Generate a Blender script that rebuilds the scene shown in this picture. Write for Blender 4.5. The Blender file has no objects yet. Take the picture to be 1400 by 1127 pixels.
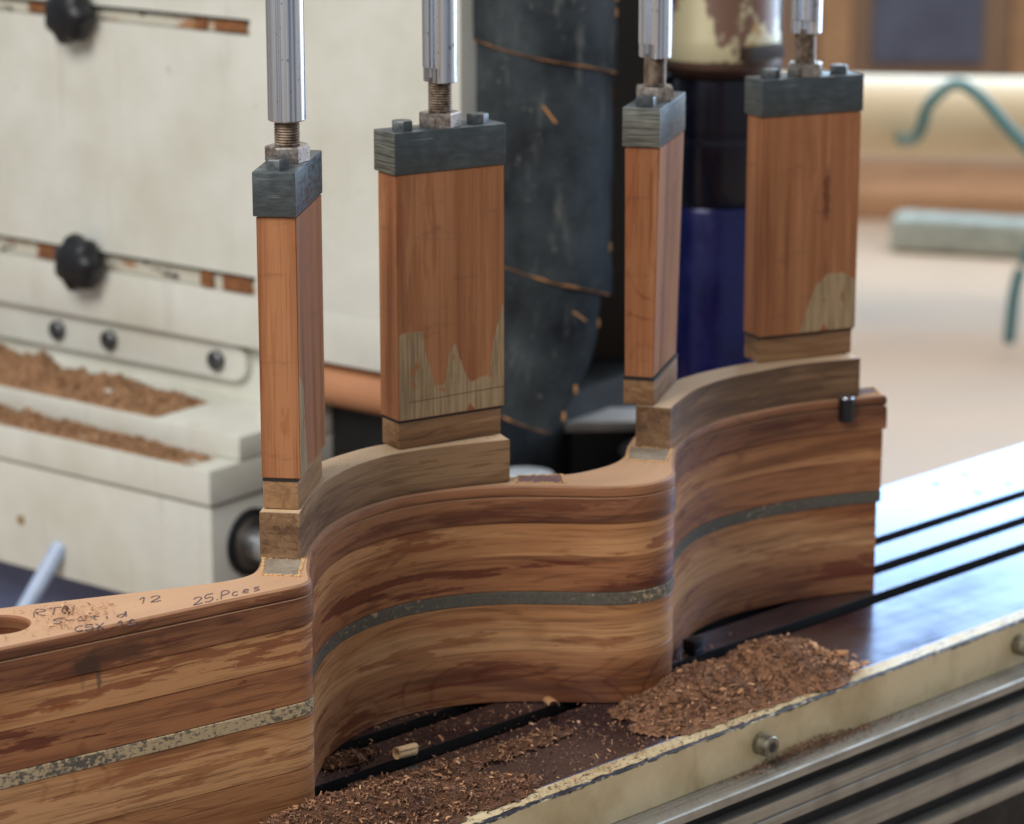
import bpy, bmesh, math, random
from mathutils import Vector, Matrix, noise as mnoise
random.seed(7)
S = bpy.context.scene
COL = S.collection

# ------------------------------------------------------------------ camera
PITCH, TH, CAMZ = 0.25064, 0.77696, 0.75
FWH = Vector((math.sin(TH), math.cos(TH), 0)); RT = Vector((math.cos(TH), -math.sin(TH), 0)); UPZ = Vector((0, 0, 1))
VIEW = math.cos(PITCH)*FWH - math.sin(PITCH)*UPZ
UP = math.sin(PITCH)*FWH + math.cos(PITCH)*UPZ
cam = bpy.data.cameras.new('camera'); camo = bpy.data.objects.new('camera', cam); COL.objects.link(camo)
camo.matrix_world = Matrix(((RT.x, UP.x, -VIEW.x, 0), (RT.y, UP.y, -VIEW.y, 0), (RT.z, UP.z, -VIEW.z, CAMZ), (0, 0, 0, 1)))
cam.lens = 3982.74/1400*36; cam.sensor_width = 36; cam.clip_start = .05; cam.clip_end = 100
cam.dof.use_dof = True; cam.dof.focus_distance = 1.93; cam.dof.aperture_fstop = 7.0
S.camera = camo
# ------------------------------------------------------------------ world and lamps
w = bpy.data.worlds.new('World'); S.world = w; w.use_nodes = True
bgn = w.node_tree.nodes['Background']; bgn.inputs[0].default_value = (.86, .93, 1, 1); bgn.inputs[1].default_value = .34
def area(name, loc, target, size, sizey, power, col):
    l = bpy.data.lights.new(name, 'AREA'); l.shape = 'RECTANGLE'; l.size = size; l.size_y = sizey; l.energy = power; l.color = col
    o = bpy.data.objects.new(name, l); COL.objects.link(o); o.location = loc
    o.rotation_euler = (Vector(target)-Vector(loc)).to_track_quat('-Z', 'Y').to_euler(); return o
CP = Vector((0, 0, CAMZ))
area('window_light', CP + 5.9*FWH + 1.7*RT + Vector((0, 0, -.02)), (1.8, 1.5, .1), 4.6, .80, 80, (.46, .72, 1))
area('side_window_light', Vector((1.5, 1.5, .85)) + 1.7*RT + 1.5*FWH, (1.5, 1.5, .2), 1.9, 1.6, 38, (.66, .80, 1))
area('ceiling_light', CP + .65*FWH - 1.25*RT + Vector((0, 0, 1.35)), (1.5, 1.7, .15), 1.6, 1.2, 60, (1, .96, .90))
area('floor_fill_light', (4.6, 3.2, 2.6), (4.6, 3.3, -.45), 2.6, 2.6, 66, (1, .97, .93))  # added lamp that brightens the far right floor
S.view_settings.view_transform = 'Standard'; S.view_settings.look = 'None'; S.view_settings.exposure = .16; S.view_settings.gamma = 1
S.render.resolution_x = 1024; S.render.resolution_y = 824

# ------------------------------------------------------------------ helpers
def tag(o, label=None, cat=None, group=None, kind=None):
    for k, v in (('label', label), ('category', cat), ('group', group), ('kind', kind)):
        if v: o[k] = v
    return o
def empty(name, loc=(0, 0, 0), rz=0):
    o = bpy.data.objects.new(name, None); COL.objects.link(o); o.location = loc; o.rotation_euler = (0, 0, rz); o.empty_display_size = .01
    return o
def finish(bm, name, mat, parent=None, ang=32, recalc=True):
    if recalc: bmesh.ops.recalc_face_normals(bm, faces=bm.faces)
    c = math.radians(ang)
    for f in bm.faces: f.smooth = True
    for e in bm.edges:
        e.smooth = not (len(e.link_faces) == 2 and e.calc_face_angle(0) > c)
    me = bpy.data.meshes.new(name); bm.to_mesh(me); bm.free()
    o = bpy.data.objects.new(name, me); COL.objects.link(o)
    if mat: me.materials.append(mat)
    if parent: o.parent = parent
    return o
def box_bm(x0, x1, y0, y1, z0, z1, bev=0, seg=2, bm=None):
    b = bmesh.new()
    vs = [b.verts.new((x, y, z)) for z in (z0, z1) for y in (y0, y1) for x in (x0, x1)]
    for f in ((0, 2, 3, 1), (4, 5, 7, 6), (0, 1, 5, 4), (2, 6, 7, 3), (0, 4, 6, 2), (1, 3, 7, 5)): b.faces.new([vs[i] for i in f])
    if bev: bmesh.ops.bevel(b, geom=b.edges[:], offset=bev, segments=seg, affect='EDGES', profile=.6)
    if bm is None: return b
    me = bpy.data.meshes.new('t'); b.to_mesh(me); b.free(); bm.from_mesh(me); bpy.data.meshes.remove(me); return bm
def lathe_bm(prof, n=32, bm=None, M=None, hexa=False):
    """prof: list of (r, z); a solid of revolution about z"""
    b = bm or bmesh.new(); rings = []
    for r, z in prof:
        ring = []
        for i in range(n):
            a = 2*math.pi*i/n
            p = Vector((r*math.cos(a), r*math.sin(a), z))
            ring.append(b.verts.new(M @ p if M else p))
        rings.append(ring)
    for a, c in zip(rings, rings[1:]):
        for i in range(n): b.faces.new((a[i], a[(i+1) % n], c[(i+1) % n], c[i]))
    b.faces.new(rings[0][::-1]); b.faces.new(rings[-1])
    return b
def tube_bm(pts, rad, n=10, bm=None):
    b = bm or bmesh.new(); pts = [Vector(p) for p in pts]; rings = []
    for i, p in enumerate(pts):
        t = (pts[min(i+1, len(pts)-1)]-pts[max(i-1, 0)]).normalized()
        s = t.cross(Vector((0, 0, 1)) if abs(t.z) < .9 else Vector((1, 0, 0))).normalized(); u = s.cross(t)
        rr = rad if not callable(rad) else rad(i/(len(pts)-1))
        rings.append([b.verts.new(p+rr*(math.cos(2*math.pi*k/n)*s+math.sin(2*math.pi*k/n)*u)) for k in range(n)])
    for a, c in zip(rings, rings[1:]):
        for k in range(n): b.faces.new((a[k], a[(k+1) % n], c[(k+1) % n], c[k]))
    b.faces.new(rings[0][::-1]); b.faces.new(rings[-1]); return b
def catmull(pts, step=.004):
    P = [Vector((p[0], p[1])) for p in pts]; P = [2*P[0]-P[1]]+P+[2*P[-1]-P[-2]]; out = []
    for i in range(1, len(P)-2):
        p0, p1, p2, p3 = P[i-1:i+3]; n = max(2, int((p2-p1).length/step))
        for k in range(n):
            t = k/n
            out.append(.5*((2*p1)+(p2-p0)*t+(2*p0-5*p1+4*p2-p3)*t*t+(3*p1-p0-3*p2+p3)*t**3))
    out.append(P[-2]); return out
def smooth_poly(pts, it=2):
    for _ in range(it):
        pts = [pts[0]]+[(pts[i-1]+2*pts[i]+pts[i+1])/4 for i in range(1, len(pts)-1)]+[pts[-1]]
    return pts
def prism_bm(outline, prof, hole=None, wob=None, grain=None):
    """outline: closed CCW list of 2D points; prof: list of (inset, z) from bottom to top"""
    b = bmesh.new(); n = len(outline); nor = []; gl = b.verts.layers.float_vector.new('grain') if grain else None
    for i in range(n):
        t = (outline[(i+1) % n]-outline[i-1]);
        t = t.normalized() if t.length > 1e-9 else Vector((1, 0))
        nor.append(Vector((t.y, -t.x)))
    rings = []
    for ins, z in prof:
        ring = []
        for i, p in enumerate(outline):
            q = p-nor[i]*ins
            dz = wob(q.x, q.y, z) if wob else 0
            v_ = b.verts.new((q.x, q.y, z+dz)); ring.append(v_)
            if gl: v_[gl] = (grain[i][0], grain[i][1], z)
        rings.append(ring)
    for a, c in zip(rings, rings[1:]):
        for i in range(n): b.faces.new((a[i], a[(i+1) % n], c[(i+1) % n], c[i]))
    hr = []
    if hole:
        cx, cy, R = hole
        for z in (prof[0][1], prof[-1][1]-.0012, prof[-1][1]):
            rr = R+(.0012 if z == prof[-1][1] else 0)
            hr.append([b.verts.new((cx+rr*math.cos(2*math.pi*k/40), cy+rr*math.sin(2*math.pi*k/40), z)) for k in range(40)])
            if gl:
                for v_ in hr[-1]: v_[gl] = (v_.co.x-.62, .022, z)
        for a, c in zip(hr, hr[1:]):
            for k in range(40): b.faces.new((a[(k+1) % 40], a[k], c[k], c[(k+1) % 40]))
    for idx in (0, -1):
        R_ = rings[idx]; ed = [b.edges.get((R_[i], R_[(i+1) % n])) for i in range(n)]
        if hole:
            h_ = hr[idx]; ed += [b.edges.get((h_[k], h_[(k+1) % 40])) for k in range(40)]
        bmesh.ops.triangle_fill(b, use_beauty=True, edges=ed)
    return b

# ------------------------------------------------------------------ materials
def srgb(r, g, b):
    f = lambda v: ((v/255+.055)/1.055)**2.4 if v/255 > .04045 else v/255/12.92
    return (f(r), f(g), f(b), 1)
class NT:
    def __init__(s, name):
        s.m = bpy.data.materials.new(name); s.m.use_nodes = True; s.t = s.m.node_tree; s.n = s.t.nodes; s.l = s.t.links
        s.b = s.n['Principled BSDF']; s.tc = s.n.new('ShaderNodeTexCoord')
    def link(s, a, b): s.l.new(a, b)
    def mapping(s, scale, rot=(0, 0, 0), loc=(0, 0, 0), src=None):
        m = s.n.new('ShaderNodeMapping'); m.inputs['Scale'].default_value = scale; m.inputs['Rotation'].default_value = rot; m.inputs['Location'].default_value = loc
        s.link(src or s.tc.outputs['Object'], m.inputs[0]); return m.outputs[0]
    def noise(s, vec, scale=1, detail=4, rough=.55, dist=0):
        n = s.n.new('ShaderNodeTexNoise'); n.inputs['Scale'].default_value = scale; n.inputs['Detail'].default_value = detail
        n.inputs['Roughness'].default_value = rough; n.inputs['Distortion'].default_value = dist; s.link(vec, n.inputs['Vector']); return n.outputs['Fac']
    def math(s, op, a, b=None, clamp=False):
        n = s.n.new('ShaderNodeMath'); n.operation = op; n.use_clamp = clamp
        for i, x in enumerate((a, b)):
            if x is None: continue
            if isinstance(x, (int, float)): n.inputs[i].default_value = x
            else: s.link(x, n.inputs[i])
        return n.outputs[0]
    def step(s, v, a, b, lo=0., hi=1.):
        n = s.n.new('ShaderNodeMapRange'); n.interpolation_type = 'SMOOTHSTEP'; s.link(v, n.inputs[0])
        n.inputs[1].default_value = a; n.inputs[2].default_value = b; n.inputs[3].default_value = lo; n.inputs[4].default_value = hi; return n.outputs[0]
    def ramp(s, v, stops):
        n = s.n.new('ShaderNodeValToRGB'); e = n.color_ramp.elements
        while len(e) < len(stops): e.new(.5)
        for x, (p, c) in zip(e, stops): x.position = p; x.color = c
        s.link(v, n.inputs[0]); return n.outputs[0]
    def mix(s, f, a, b, blend='MIX'):
        n = s.n.new('ShaderNodeMix'); n.data_type = 'RGBA'; n.blend_type = blend
        for x, i in ((f, 0), (a, 6), (b, 7)):
            if isinstance(x, (int, float)): n.inputs[i].default_value = x
            elif isinstance(x, tuple): n.inputs[i].default_value = x
            else: s.link(x, n.inputs[i])
        return n.outputs[2]
    def sep(s, src=None):
        n = s.n.new('ShaderNodeSeparateXYZ'); s.link(src or s.tc.outputs['Object'], n.inputs[0]); return n.outputs
    def bump(s, h, strength=.3, dist=.001):
        n = s.n.new('ShaderNodeBump'); n.inputs['Strength'].default_value = strength; n.inputs['Distance'].default_value = dist
        s.link(h, n.inputs['Height']); s.link(n.outputs[0], s.b.inputs['Normal'])
    def set(s, col=None, rough=None, metal=None, spec=None):
        for v, k in ((col, 'Base Color'), (rough, 'Roughness'), (metal, 'Metallic'), (spec, 'Specular IOR Level')):
            if v is None: continue
            if isinstance(v, (int, float, tuple)): s.b.inputs[k].default_value = v
            else: s.link(v, s.b.inputs[k])
        return s.m
def simple(name, col, rough=.5, metal=0, var=.25, scale=40, bump=.1):
    t = NT(name); v = t.mapping((1, 1, 1)); n = t.noise(v, scale, 5, .6); n2 = t.noise(v, scale*.15, 3)
    f = t.math('ADD', t.math('MULTIPLY', n, .5), t.math('MULTIPLY', n2, .5))
    d = tuple(max(0, c*(1-var)) for c in col[:3])+(1,); h = tuple(min(1, c*(1+var)) for c in col[:3])+(1,)
    t.set(t.ramp(f, [(.35, d), (.65, h)]), t.step(n, .3, .7, max(.03, rough-.08), min(1, rough+.1)), metal); t.bump(n, bump, .0006); return t.m
def wood(name, dark, mid, light, grain=(1, 0, 0), seed=0., figure=1., red=None, redamt=.5, rough=.5, extra=None, stripe=1., attr=False, s1=(2.2, 13, 26), face=None):
    """grain: local axis the fibres follow"""
    t = NT(name); rot = (0, 0, 0)
    if grain == 'z': rot = (0, math.pi/2, 0)
    gs = None
    if attr:
        an = t.n.new('ShaderNodeAttribute'); an.attribute_name = 'grain'; gs = an.outputs['Vector']
    base = t.mapping((1, 1, 1), rot, (seed, seed*.7, seed*.3), src=gs)
    oi = t.n.new('ShaderNodeObjectInfo'); add = t.n.new('ShaderNodeVectorMath'); add.operation = 'ADD'
    cmb = t.n.new('ShaderNodeCombineXYZ'); rv = t.math('MULTIPLY', oi.outputs['Random'], 3.7)
    for i in range(3): t.link(rv, cmb.inputs[i])
    t.link(base, add.inputs[0]); t.link(cmb.outputs[0], add.inputs[1]); src = add.outputs[0]
    fine = t.noise(t.mapping((8, 420, 420), src=src), 1.0, 5, .75)
    lines = t.noise(t.mapping((5, 190, 190), src=src), 1.0, 3, .6)
    pore = t.step(t.noise(t.mapping((22, 640, 640), src=src), 1.0, 2, .6), .56, .66)
    broad = t.noise(t.mapping(s1, src=src), 1.0, 4, .62, .18)
    figv = t.noise(t.mapping((s1[0]*1.3, s1[1]*.7, s1[2]*.55), src=src), 1.0, 2, .5, .2)
    ring = t.math('FRACT', t.math('MULTIPLY', figv, 15*figure)); ring = t.step(t.math('ABSOLUTE', t.math('SUBTRACT', ring, .5)), .36, .5)
    f = t.math('ADD', t.math('MULTIPLY', broad, stripe), t.math('ADD', t.math('MULTIPLY', ring, -.05 if figure else 0), t.math('ADD', t.math('MULTIPLY', t.math('SUBTRACT', fine, .5), .19), t.math('MULTIPLY', t.math('SUBTRACT', lines, .5), .12))))
    f = t.math('ADD', f, .5*(1-stripe)+(.012 if figure else 0))
    md = tuple((a+b)/2 for a, b in zip(dark, mid)); ml = tuple((a+b)/2 for a, b in zip(mid, light))
    col = t.ramp(f, [(.34, dark), (.43, md), (.455, mid), (.53, ml), (.56, light), (.68, light)])
    tl = t.step(t.noise(t.mapping((4.5, 260, 260), loc=(1.7, 0, 0), src=src), 1.0, 4, .7), .52, .62)
    col = t.mix(t.math('MULTIPLY', tl, .30 if attr else .22), col, tuple(c*.75 for c in dark[:3])+(1,))
    if red:
        rm = t.step(t.noise(t.mapping((6.5, 20, 66), src=src), 1.0, 7, .66, .25), .56, .585)
        col = t.mix(t.math('MULTIPLY', rm, redamt), col, red)
    col = t.mix(t.math('MULTIPLY', pore, .40 if attr else .16), col, tuple(c*.35 for c in dark[:3])+(1,))
    if extra: col = extra(t, col)
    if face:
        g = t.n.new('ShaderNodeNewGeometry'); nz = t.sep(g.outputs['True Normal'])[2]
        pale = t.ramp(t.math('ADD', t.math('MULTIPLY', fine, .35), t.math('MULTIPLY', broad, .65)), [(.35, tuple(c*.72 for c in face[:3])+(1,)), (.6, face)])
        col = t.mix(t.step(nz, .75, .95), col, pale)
    t.set(col, t.step(fine, .3, .7, rough-.1, rough+.12), 0, .35)
    t.bump(t.math('ADD', t.math('MULTIPLY', fine, .6), t.math('MULTIPLY', pore, -.5)), .35, .0005)
    return t.m
def blob(t, col, c, rad, color, amt=.8, nscale=90, edge=(.35, .9)):
    """a stain with its own shape, fixed to the surface"""
    m = t.mapping((1/rad[0], 1/rad[1], 1/rad[2]), loc=(-c[0]/rad[0], -c[1]/rad[1], -c[2]/rad[2]))
    l = t.n.new('ShaderNodeVectorMath'); l.operation = 'LENGTH'; t.link(m, l.inputs[0])
    d = t.math('ADD', l.outputs['Value'], t.math('MULTIPLY', t.math('SUBTRACT', t.noise(t.mapping((1, 1, 1)), nscale, 3), .5), 1.3))
    return t.mix(t.step(d, edge[0], edge[1], amt, 0), col, color)

BROWN = dict(dark=srgb(96, 60, 40), mid=srgb(148, 104, 70), light=srgb(186, 143, 102))
def ex_top(t, col):
    col = blob(t, col, (1.02, 1.415, .145), (.016, .05, .013), srgb(58, 44, 36), .75)
    col = blob(t, col, (1.04, 1.41, .150), (.030, .05, .010), srgb(70, 48, 36), .5)
    return col
def ex_b1(t, col):
    for x, s in ((1.016, .5), (1.027, 1.0)):
        col = blob(t, col, (x, 1.41, .137), (.0028, .05, .012), srgb(82, 72, 60), .75*s, 200)
    col = blob(t, col, (1.0, 1.41, .122), (.016, .05, .004), srgb(140, 78, 38), .8, 160)
    return col
ST = (2.2, 9, 24)
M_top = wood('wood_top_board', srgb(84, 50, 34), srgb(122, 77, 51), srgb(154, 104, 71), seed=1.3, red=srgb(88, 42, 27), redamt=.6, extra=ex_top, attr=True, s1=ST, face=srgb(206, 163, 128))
M_b1 = wood('wood_board_light', srgb(120, 74, 45), srgb(170, 116, 74), srgb(196, 144, 98), seed=4.1, red=srgb(122, 60, 32), redamt=.7, extra=ex_b1, attr=True, s1=ST)
M_b2 = wood('wood_board_red', srgb(84, 44, 28), srgb(126, 76, 49), srgb(162, 108, 70), seed=7.7, red=srgb(92, 36, 22), redamt=.8, attr=True, s1=ST)
M_b3 = wood('wood_board_tan', srgb(122, 76, 47), srgb(174, 120, 76), srgb(204, 152, 104), seed=9.2, red=srgb(134, 70, 36), redamt=.55, attr=True, s1=ST)
M_b4 = wood('wood_board_brown', srgb(92, 52, 34), srgb(144, 92, 58), srgb(178, 124, 82), seed=12.6, red=srgb(104, 46, 28), redamt=.7, figure=1.3, attr=True, s1=ST)
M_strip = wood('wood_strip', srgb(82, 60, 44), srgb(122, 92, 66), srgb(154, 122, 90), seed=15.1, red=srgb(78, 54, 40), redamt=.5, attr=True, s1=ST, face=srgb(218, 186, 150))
M_foot = wood('wood_foot', srgb(86, 62, 42), srgb(128, 94, 64), srgb(158, 122, 86), seed=21.0, red=srgb(96, 62, 40), redamt=.4)
def wear_post(curve, zlo, zhi, L, cutline=False):
    def ex(t, col):
        x, y, z = t.sep()
        xn = t.math('MULTIPLY', x, 1/L)
        fc = t.n.new('ShaderNodeFloatCurve'); cv = fc.mapping.curves[0]
        while len(cv.points) < len(curve): cv.points.new(.5, .5)
        for p, (a, b) in zip(cv.points, curve): p.location = (a, b); p.handle_type = 'VECTOR'
        fc.mapping.update(); t.link(xn, fc.inputs['Value'])
        wob = t.math('MULTIPLY', t.math('SUBTRACT', t.noise(t.mapping((1, 1, .35)), 75, 3), .5), .012)
        lim = t.math('ADD', t.math('MULTIPLY', fc.outputs[0], zhi-zlo), zlo)
        m = t.step(t.math('SUBTRACT', t.math('ADD', lim, wob), z), -.0006, .0010)
        m = t.math('MULTIPLY', m, t.step(y, .0008, .0014, 1, 0))
        isl = t.step(t.noise(t.mapping((80, 80, 50), loc=(3.3, 0, 1.2)), 1, 2, .5), .63, .66, 1, 0)
        m = t.math('MULTIPLY', m, isl)
        fine = t.noise(t.mapping((500, 500, 18)), 1, 3, .6)
        pale = t.ramp(fine, [(.35, srgb(132, 110, 82)), (.6, srgb(170, 146, 112))])
        col = t.mix(m, col, pale)
        smu = t.step(t.noise(t.mapping((16, 16, 70)), 1, 5, .65), .56, .72)
        col = t.mix(t.math('MULTIPLY', smu, .42), col, srgb(80, 58, 46))
        cut = t.math('MULTIPLY', t.step(t.math('ABSOLUTE', t.math('SUBTRACT', z, t.math('ADD', zlo+(zhi-zlo)*.28, t.math('MULTIPLY', x, .02)))), .0002, .0006, 1, 0), t.math('MULTIPLY', t.step(y, .0008, .0014, 1, 0), t.step(xn, .08, .16)))
        col = t.mix(t.math('MULTIPLY', cut, .7 if cutline else 0), col, srgb(60, 44, 34))
        return col
    return ex
PL = .0895
OR = dict(dark=srgb(116, 66, 38), mid=srgb(148, 95, 60), light=srgb(170, 116, 78))
W1 = [(0, .9), (.18, .75), (.30, .05), (.6, 0), (1, 0)]
W2 = [(0, 1.0), (.255, 1.0), (.275, .80), (.36, .42), (.46, .42), (.50, .72), (.56, .80), (.64, .55), (.70, .42), (.88, .45), (.93, .85), (1, 1.1)]
W3 = [(0, .0), (.5, 0), (1, 0)]
W4 = [(0, 0), (.44, 0), (.52, .45), (.60, .8), (.76, 1.0), (.9, .95), (1, .85)]
def knot(t, col): return blob(t, col, (.062, 0, .335), (.0045, .01, .028), srgb(92, 46, 26), .8, 120, (.3, 1.1))
M_post = [wood('wood_post_a', grain='z', figure=0, s1=(1.6, 40, 40), seed=31, extra=wear_post(W1, .222, .305, PL), stripe=.7, red=srgb(136, 78, 46), redamt=.35, **OR),
          wood('wood_post_b', grain='z', figure=0, s1=(1.6, 40, 40), seed=33, extra=wear_post(W2, .215, .288, PL, True), stripe=.7, red=srgb(136, 78, 46), redamt=.35, **OR),
          wood('wood_post_c', grain='z', seed=38, extra=wear_post(W3, .1, .2, PL), stripe=.9, figure=1.6, red=srgb(140, 76, 42), redamt=.4, **OR),
          wood('wood_post_d', grain='z', figure=0, s1=(1.6, 40, 40), seed=45, extra=lambda t, c: knot(t, wear_post(W4, .222, .272, PL)(t, c)), stripe=.7, red=srgb(136, 78, 46), redamt=.35, **OR)]

def spacer_mat():
    t = NT('spacer_laminate'); x, y, z = t.sep(); v = t.mapping((1, 1, 1))
    n = t.noise(t.mapping((260, 260, 420)), 1, 4, .7); big = t.noise(t.mapping((14, 14, 30)), 1, 3)
    pale = t.math('ADD', t.step(x, 1.15, 1.30, .54, .34), t.math('MULTIPLY', t.math('SUBTRACT', big, .5), .5))
    m = t.step(t.math('SUBTRACT', t.math('ADD', n, pale), 1.0), -.05, .05)
    dk = t.ramp(t.noise(t.mapping((500, 500, 700), loc=(3, 1, 0)), 1, 3, .7), [(.36, srgb(82, 77, 68)), (.64, srgb(106, 101, 91))])
    col = t.mix(m, dk, srgb(186, 164, 130))
    t.set(col, .6, 0, .3); t.bump(n, .2, .0005); return t.m
M_spacer = spacer_mat()
def cream_mat(name, col=(226, 227, 219), stain=.5):
    t = NT(name); v = t.mapping((1, 1, 1)); n = t.noise(v, 9, 5, .6); n2 = t.noise(v, 60, 4, .6); sp = t.step(t.noise(v, 34, 3, .7), .70, .76)
    c = t.ramp(n, [(.3, srgb(col[0]-18, col[1]-20, col[2]-26)), (.65, srgb(*col))])
    c = t.mix(t.math('MULTIPLY', sp, stain), c, srgb(150, 110, 62))
    dp = t.step(t.noise(t.mapping((34, 34, 2.5)), 1, 4, .6), .56, .74); c = t.mix(t.math('MULTIPLY', dp, .28), c, srgb(168, 160, 140))
    hz = t.step(t.noise(v, 5, 4, .6), .5, .75); c = t.mix(t.math('MULTIPLY', hz, .25), c, srgb(176, 176, 168))
    t.set(c, t.step(n2, .3, .7, .32, .55), 0, .4); t.bump(n2, .12, .001); return t.m
M_cream = cream_mat('cream_machine_paint'); M_bar = cream_mat('cream_bar_paint', (206, 186, 140), .6)
def rod_mat():
    t = NT('brushed_rod_steel'); s = t.noise(t.mapping((420, 420, .8)), 1, 4, .7); d = t.step(t.noise(t.mapping((1, 1, .6)), 190, 3, .6), .66, .72)
    c = t.mix(t.math('MULTIPLY', d, .6), t.ramp(s, [(.36, srgb(160, 170, 194)), (.5, srgb(226, 232, 242)), (.64, srgb(250, 252, 255))]), srgb(100, 94, 92))
    t.set(c, t.step(s, .3, .7, .20, .38), 1); t.bump(s, .10, .0003); return t.m
M_rod = rod_mat()
def rust_mat(name, a, b, metal=.75, rough=.42):
    t = NT(name); n = t.noise(t.mapping((1, 1, 1)), 170, 5, .65)
    t.set(t.ramp(n, [(.30, a), (.70, b)]), t.step(n, .35, .65, rough, rough+.25), metal); t.bump(n, .3, .0005); return t.m
M_stud = rust_mat('oiled_stud_steel', srgb(84, 66, 52), srgb(166, 150, 134)); M_nut = rust_mat('worn_nut_steel', srgb(112, 98, 90), srgb(198, 190, 182), .9, .26)
def cap_mat():
    t = NT('blackened_cap_steel'); v = t.mapping((1, 1, 1)); n = t.noise(t.mapping((90, 90, 260)), 1, 5, .6); b = t.noise(v, 36, 4); x, y, z = t.sep()
    saw = t.noise(t.mapping((3, 30, 700)), 1, 2, .5)
    sc = t.step(t.noise(t.mapping((30, 30, 900), (0, .25, 0)), 1, 2, .5), .68, .72)
    c = t.ramp(t.math('ADD', t.math('MULTIPLY', n, .5), t.math('MULTIPLY', b, .5)), [(.34, srgb(68, 74, 77)), (.52, srgb(80, 88, 92)), (.70, srgb(98, 108, 113))])
    c = t.mix(t.math('MULTIPLY', sc, .4), c, srgb(160, 166, 168))
    oi = t.n.new('ShaderNodeObjectInfo'); endm = t.math('MULTIPLY', t.step(x, .0006, .0012, 1, 0), t.step(oi.outputs['Alpha'], .2, .9, .05, .6))
    c = t.mix(endm, c, t.ramp(saw, [(.40, srgb(92, 92, 84)), (.6, srgb(160, 160, 146))]))
    t.set(c, t.step(n, .35, .65, .34, .56), .55, .4); t.bump(t.math('ADD', n, t.math('MULTIPLY', saw, t.math('MULTIPLY', endm, 1.5))), .3, .0006); return t.m
M_cap = cap_mat()
M_bolt = rust_mat('dark_bolt_steel', srgb(84, 86, 88), srgb(116, 120, 122), .85, .32)
M_gasket = simple('black_rubber_pad', srgb(30, 30, 32), .7)
M_black = simple('black_plastic', srgb(22, 24, 30), .42, 0, .3, 60, .2)
M_screw = rust_mat('zinc_screw_steel', srgb(96, 92, 80), srgb(160, 156, 140), .85, .34)
M_dark = simple('dark_paint_and_void', srgb(16, 15, 15), .6, 0, .3)
M_darkbrown = simple('dark_brown_void_and_parts', srgb(48, 34, 22), .6, 0, .3, 12)
M_navy = simple('dark_navy_paint', srgb(22, 26, 44), .45, 0, .3)
def table_mat():
    t = NT('ground_table_steel'); v = t.mapping((1, 1, 1)); s = t.noise(t.mapping((4, 260, 260)), 1, 3, .6); b = t.noise(v, 16, 5, .6)
    c = t.ramp(t.math('ADD', t.math('MULTIPLY', s, .35), t.math('MULTIPLY', b, .65)), [(.35, srgb(128, 138, 172)), (.65, srgb(150, 160, 192))])
    t.set(c, t.math('ADD', t.step(b, .3, .7, .13, .22), t.step(s, .3, .7, 0, .03)), 1); return t.m
M_table = table_mat()
M_recess_shade = simple('painted_recess_shade', srgb(26, 24, 26), .6, .2)  # near-black colour paints the shade inside table slots and rail grooves
def bartop_mat():
    t = NT('chipped_bar_paint'); v = t.mapping((1, 1, 1)); x, y, z = t.sep()
    n = t.noise(t.mapping((70, 260, 260)), 1, 6, .75); n2 = t.noise(v, 60, 4, .6); dirt = t.noise(v, 14, 4, .6)
    base = t.ramp(dirt, [(.35, srgb(184, 162, 120)), (.6, srgb(218, 200, 162))])
    ed = t.math('SUBTRACT', .0022, t.math('ADD', t.math('ABSOLUTE', t.math('SUBTRACT', y, 1.3135)), t.math('ABSOLUTE', t.math('MULTIPLY', z, 1.0))))
    m = t.step(t.math('ADD', t.math('MULTIPLY', ed, 260), t.math('MULTIPLY', t.math('SUBTRACT', n, .5), 3.0)), -.25, .05)
    top = t.math('MULTIPLY', t.step(z, -.0016, -.0006), t.step(n, .56, .62))
    m = t.math('MAXIMUM', m, top)
    c = t.mix(m, base, srgb(34, 30, 40))
    st = t.step(t.noise(t.mapping((30, 30, 8)), 1, 4, .6), .6, .75); c = t.mix(t.math('MULTIPLY', st, .35), c, srgb(128, 92, 52))
    t.set(c, t.step(n2, .3, .7, .24, .5), 0, .5); t.bump(t.math('SUBTRACT', n2, m), .2, .0005); return t.m
M_bartop = bartop_mat()
def alu_mat():
    t = NT('dusty_aluminium'); s = t.noise(t.mapping((3, 500, 500)), 1, 3); b = t.noise(t.mapping((1, 1, 1)), 22, 5, .6)
    t.set(t.mix(t.step(b, .42, .72, .1, .5), t.ramp(s, [(.3, srgb(142, 140, 134)), (.7, srgb(184, 182, 174))]), srgb(128, 114, 94)), t.step(b, .3, .7, .35, .6), .7); return t.m
M_alu = alu_mat()
def flap_mat():
    t = NT('dusty_black_rubber'); v = t.mapping((1, 1, 1)); a = t.noise(v, 14, 5, .62); s = t.step(t.noise(t.mapping((60, 60, 14), (.4, .3, 0)), 1, 4, .7), .56, .75)
    c = t.ramp(a, [(.35, srgb(26, 31, 36)), (.7, srgb(66, 74, 78))]); c = t.mix(t.math('MULTIPLY', s, .55), c, srgb(118, 120, 116))
    sp = t.step(t.noise(v, 120, 4, .7), .64, .70); c = t.mix(t.math('MULTIPLY', sp, .5), c, srgb(140, 136, 126))
    t.set(c, .68, 0, .25); t.bump(a, .3, .004); return t.m
M_flap = flap_mat()
M_tan = simple('tan_dusty_edge', srgb(186, 134, 84), .7, 0, .25, 120)
M_copper = simple('brown_primer_beam', srgb(196, 138, 100), .6, 0, .2, 14)
M_floor = simple('pale_dusty_floor', srgb(182, 156, 132), .7, 0, .12, 3)
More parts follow.
